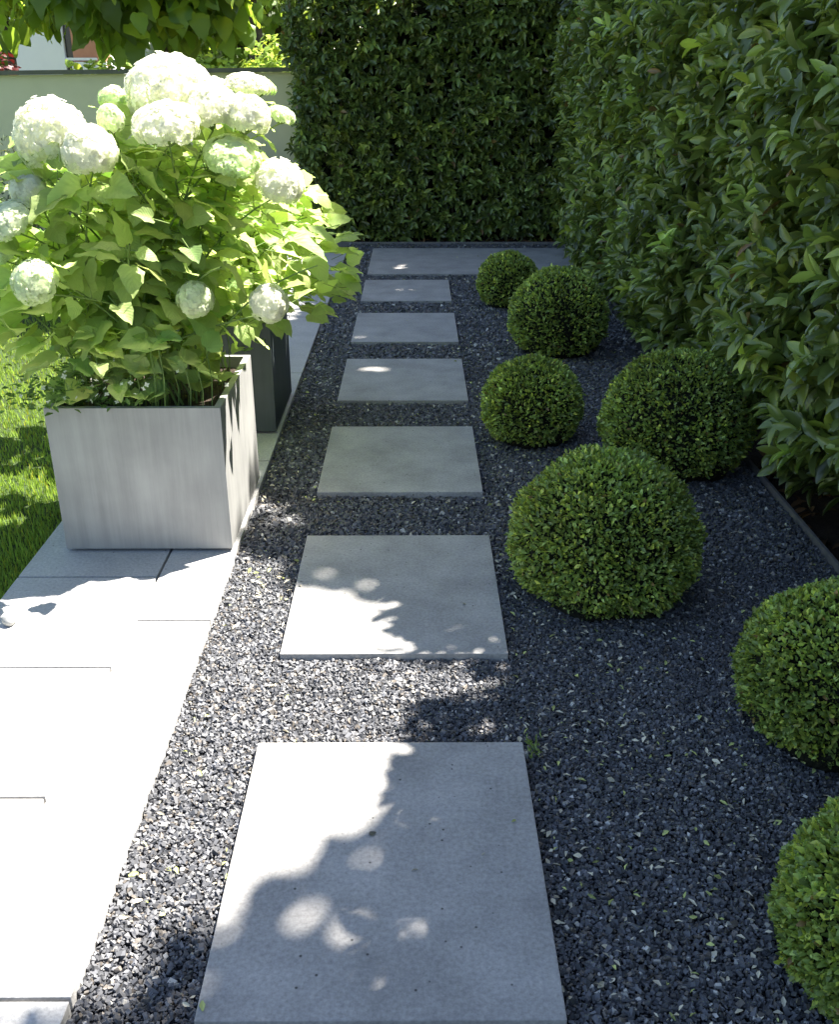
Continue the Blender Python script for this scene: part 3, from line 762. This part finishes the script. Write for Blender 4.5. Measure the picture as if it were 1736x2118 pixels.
def tree(name, label, base, top, crowns, radii, n, L, mk, seed, tr=.06, group=None, template=HEART, wr=.8, limbs=8, cat='tree', droop=.5, shell=.5):
    root = empty(name, base, label, cat, group)
    rg = np.random.default_rng(seed); tb = []
    b = np.array(base, float); t = np.array(top, float)
    v, f = tube(bez(b, (b+t)/2+np.array([.04, .03, 0]), t, 10), np.linspace(tr*1.25, tr*.7, 10), 10); tb.append((v, f, np.ones((len(v), 3))))
    link('trunk', npmesh('trunk', v, f), M['bark'], root)
    tb = []
    for c, r in zip(crowns, radii):
        for q in range(limbs):
            d = unit(rg.normal(size=3)); e = np.array(c)+d*np.array(r)*.8; s = t+np.array([0, 0, rg.uniform(-.3, 0)*np.linalg.norm(t-b)*.25])
            v, f = tube(bez(s, (s+e)/2+np.array([0, 0, .08])+rg.normal(0, .06, 3), e, 7), np.linspace(tr*.4, tr*.1, 7), 5); tb.append((v, f, np.ones((len(v), 3))))
    V, F, T = merge(tb); link('branches', npmesh('branches', V, F), M['bark'], root)
    V, F, T = leaf_blob(crowns, radii, n, L, seed+1, template, wr, shell, droop)
    link('crown', npmesh('crown', V, F, T), M[mk], root)
    return root
# catalpa over the lawn: dark round crown whose lowest leaves hang above the wall
cb = px(325, 40, 7.2)
tree('catalpa_tree', 'round-headed tree with big dark hanging leaves above the hydrangea', (-1.72, 7.3, -.03), (-1.70, 7.3, 2.0),
     [(-1.80, 7.3, 2.28), (-2.16, 7.2, 2.12), (-1.46, 7.3, 2.14)], [(.74, .72, .70), (.46, .5, .44), (.46, .5, .52)], 2300, .17, 'catalpa', 71, tr=.05, droop=.9, shell=.3)
tree('catalpa_tree', 'tree at the far left picture edge with a few big leaves hanging into view', (-3.5, 7.4, -.03), (-3.48, 7.4, 2.1),
     [(-3.25, 7.3, 2.3)], [(.72, .7, .78)], 520, .17, 'catalpa', 73, tr=.05, droop=.9, shell=.35)
# house beyond
hs = empty('house', (-6.3, 17, -.07), 'white neighbouring house with a salmon coloured side wall beyond the garden wall', 'house')
def at(x, y, Y): return px(x, y, Y)
xa = at(28, 100, 17).x; xb = at(133, 100, 17).x; xc = at(149, 100, 17).x; xd = at(215, 100, 17).x
link('white_wall', box_mesh('white_wall', [(xa, xb, 17, 17.3, -.07, 4.6)], .005), M['white_wall'], hs)
link('window', box_mesh('window', [(xb+.002, xc, 17.08, 17.2, -.07, 4.6)]), M['dark'], hs)
link('sill', box_mesh('sill', [(xb+.004, xb+.5, 16.99, 17.07, 1.62, 1.66)], .004), M['white_wall'], hs)
link('side_wall', box_mesh('side_wall', [(xc+.002, xd, 17.02, 17.32, -.07, 2.15)], .005), M['brick'], hs)
link('plinth', box_mesh('plinth', [(xc-.02, xd+.02, 16.96, 17.018, -.07, 1.60)], .004), M['white_wall'], hs)
link('roof', box_mesh('roof', [(xa-.5, xd+.5, 16.7, 22, 4.602, 4.8)], .02), M['roof'], hs)
link('house_body', box_mesh('house_body', [(xa, xd, 17.34, 21.6, -.07, 4.6)], .01), M['white_wall'], hs)
# bushes and trees beyond the wall
def bush(label, c, r, n, L, mk, seed, template=HEART, group=None, name='bush', cat='bush', wr=.8, base=None):
    return tree(name, label, (c[0], c[1], -.06), (c[0], c[1], c[2]-r[2]*.3), [c], [r], n, L, mk, seed, tr=.04, template=template, wr=wr, limbs=6, cat=cat, group=group, droop=.2)
g_ = 'sunlit shrubs and trees beyond the garden wall'
bush('yellow-green sunlit shrub beyond the wall, right beside the far hedge', (at(570, 115, 12.2).x, 12.2, 1.15), (.5, .45, .72), 1500, .085, 'farleaf', 81, group=g_)
bush('sunlit green shrub just above the wall cap under the dark round tree', (at(260, 130, 12.6).x, 12.6, 1.0), (.95, .5, .72), 2000, .11, 'farleaf', 82, group=g_)
bush('low sunlit shrub above the wall cap behind the top white flower head', (at(420, 130, 13).x, 13, 1.0), (.8, .5, .66), 1700, .10, 'farleaf', 83, group=g_)
bush('dark red-leaved shrub at the left edge above the wall', (at(-20, 120, 12).x, 12, 1.15), (.36, .4, .6), 900, .07, 'redleaf', 84, group=None)
tree('garden_tree', 'bright yellow-green tree at the top left in front of the white house', (at(12, 60, 14.5).x, 14.5, -.06), (at(12, 60, 14.5).x, 14.5, 2.9),
     [(at(66, 20, 14.5).x, 14.5, 2.78)], [(.62, .6, .85)], 2600, .12, 'farleaf', 85, group=g_)
tree('garden_tree', 'sunlit tree beyond the wall between the dark round tree and the far hedge', (at(555, 60, 14).x, 14, -.06), (at(500, 0, 14).x, 14, 3.0),
     [(at(590, 20, 14).x, 13.8, 3.1), (at(480, -60, 14).x, 14, 3.9)], [(.9, .8, .85), (1.2, 1, 1)], 3800, .12, 'farleaf', 86, tr=.12, group=g_)
for i, (x, Y, z, r, lb) in enumerate([(-9.5, 19, 3.2, 2.6, 'large green tree left of the white house'), (-2.6, 21, 3.0, 2.8, 'large green tree in the distance behind the round tree'),
                                      (2.0, 19, 3.0, 2.6, 'large green tree hidden behind the far hedge'), (-5.6, 26, 3.4, 3.2, 'large green tree behind the white house')]):
    tree('garden_tree', lb, (x, Y, -.06), (x, Y, z-1), [(x, Y, z), (x-1.3, Y, z-1.2), (x+1.3, Y+.3, z-1.1)], [(r*.7, r*.7, r*.7), (r*.5, r*.5, r*.55), (r*.5, r*.5, r*.55)], 5200, .22, 'catalpa' if i % 2 else 'farleaf', 90+i, tr=.15, group=g_, shell=.55)
# grey-green shrubs at the foot of the wall
g2 = 'grey-green shrubs at the foot of the garden wall'
bush('grey-green shrub at the foot of the wall, at the left picture edge', (-3.75, 9.8, .45), (.55, .4, .48), 1800, .06, 'grey_shrub', 95, template=LAUREL, wr=.3, group=g2)
bush('grey-green shrub at the foot of the wall, below the left white flower head', (-2.95, 9.8, .38), (.5, .4, .42), 1600, .06, 'grey_shrub', 96, template=LAUREL, wr=.3, group=g2)
bush('dark low shrub between the flowers and the far hedge, against the wall', (-1.75, 9.7, .40), (.5, .35, .46), 1500, .07, 'laurel', 97, template=LAUREL, wr=.4, group=g2)

# ------------------------------------------------------------ shade trees behind the right hedge (unseen; crowns shaped to cast the shade)
def shade_tree(label, base, seed, inside, xr, yr, n, h0=5.6, h1=7.6, L=.17):
    rg = np.random.default_rng(seed)
    root = empty('shade_tree', base, label, 'tree', 'unseen tall trees behind the right hedge')
    pts = []; cl = []
    while len(pts) < n:
        gx, gy = rg.uniform(*xr), rg.uniform(*yr)
        if not inside(gx, gy): continue
        h = rg.uniform(h0, h1); c = np.array([gx+h*.4902, gy+h*.3333, h]); pts.append(c)  # leaf set on the sun ray of a ground point to be shaded
    P = np.array(pts)
    D = rg.normal(size=(n, 3)); D[:, 2] = -.3; V, F = scatter(*LAUREL, P, D, rg.normal(0, .5, (n, 3))+np.array([.3, .2, .9]), L*rg.uniform(.7, 1.2, n), L*.55)
    link('crown', npmesh('crown', V, F, rep(rg.uniform(.6, 1.3, n)[:, None]*np.ones(3), len(LAUREL[0]))), M['laurel'], root)
    b = np.array(base, float); t = np.array([b[0], b[1], h0-1.2])
    v, f = tube(bez(b, (b+t)/2, t, 8), np.linspace(.16, .09, 8), 10); link('trunk', npmesh('trunk', v, f), M['bark'], root)
    tb = []
    for q in range(40):
        e = P[rg.integers(len(P))]; v, f = tube(bez(t, (t*.45+e*.55)+np.array([0, 0, .3]), e, 7), np.linspace(.035, .005, 7), 5); tb.append((v, f, np.ones((len(v), 3))))
    V, F, T = merge(tb); link('branches', npmesh('branches', V, F), M['bark'], root)
SPOTS = [(-.12, 8.19, .085), (-.10, 7.28, .07), (-.24, 5.16, .072), (.29, 8.19, .08), (.66, 8.84, .10), (.15, 7.28, .06), (.75, 8.7, .08), (-.50, 3.30, .07), (-.45, 3.22, .05)]  # gaps kept in the far crown for sun flecks on the ground
def inA(x, y):  # ground area that the far crown is shaped to shade
    if x < -.80+.05*math.sin(y*5) or y < 2.80+.07*math.sin(x*9): return False
    if x < -.42 and y < 3.02+.3*max(0, -.55-x)*3: return False
    if x < -.62 and y < 3.75: return False
    for sx, sy, r in SPOTS:
        if (x-sx)**2+(y-sy)**2 < (r*1.9)**2: return False
    return True
def inB(x, y):  # ground area that the near crown is shaped to shade
    lim = np.interp(x, [-1.4, -.62, -.48, -.35, -.22, -.10, 0, .4, 2.5], [1.02, 1.10, 1.22, 1.38, 1.53, 1.58, 1.64, 1.70, 1.75])
    if y > lim: return False
    if (x-(-.04))**2/.012+(y-1.40)**2/.0016 < 1: return False
    return True
shade_tree('unseen tall broadleaf tree behind the far part of the right hedge, crown shaped for its shade', (4.6, 8.2, -.06), 201, inA, (-.9, 2.2), (2.7, 10.4), 21000)
shade_tree('unseen tall broadleaf tree behind the near part of the right hedge, crown shaped for its shade', (4.8, 2.4, -.06), 202, inB, (-1.4, 2.0), (-2.6, 1.8), 8500)

# ------------------------------------------------------------ small things
import bmesh
bm = bmesh.new(); bmesh.ops.create_icosphere(bm, subdivisions=3, radius=.022)
for v in bm.verts: v.co *= 1+.08*math.sin(v.co.x*140)+.06*math.sin(v.co.y*170+v.co.z*90); v.co.z *= .8
me = bpy.data.meshes.new('pebble'); bm.to_mesh(me); bm.free(); [setattr(p, 'use_smooth', True) for p in me.polygons]
pb = link('pebble', me, M['planter'], None, (px(20, 1280, 2.49).x, 2.49, .016)); props(pb, 'small round grey pebble on the sunlit paving by the lawn edge', 'stone')
# dark curled leaf on the first slab
c = px(770, 1722, 1.613)
V, F = scatter(*HEART, np.array([[c.x-.006, 1.613, .003]]), np.array([[1, .3, .3]]), np.array([[0, 0, 1.]]), .016, .012)
o = link('dead_leaf', npmesh('dead_leaf', V, F, np.ones((len(V), 3))*.2), M['litter']); props(o, 'tiny dark curled leaf lying on the nearest stepping slab', 'leaf')
# weed at the slab corner
wd = empty('weed', (.285, 1.93, -.03), 'little green weed sprouting from the gravel at the top right corner of the nearest slab', 'weed')
rg = np.random.default_rng(61); n_ = 26
P = np.stack([.287+rg.normal(0, .008, n_), 1.91+rg.normal(0, .02, n_), rg.uniform(-.02, .01, n_)], 1); D = rg.normal(size=(n_, 3)); D[:, 2] = 1
V, F = scatter(*BOX, P, D, rg.normal(size=(n_, 3)), rg.uniform(.012, .026, n_), .006); link('leaves', npmesh('leaves', V, F, rep(np.ones((n_, 3)), 9)), M['boxleaf'], wd)
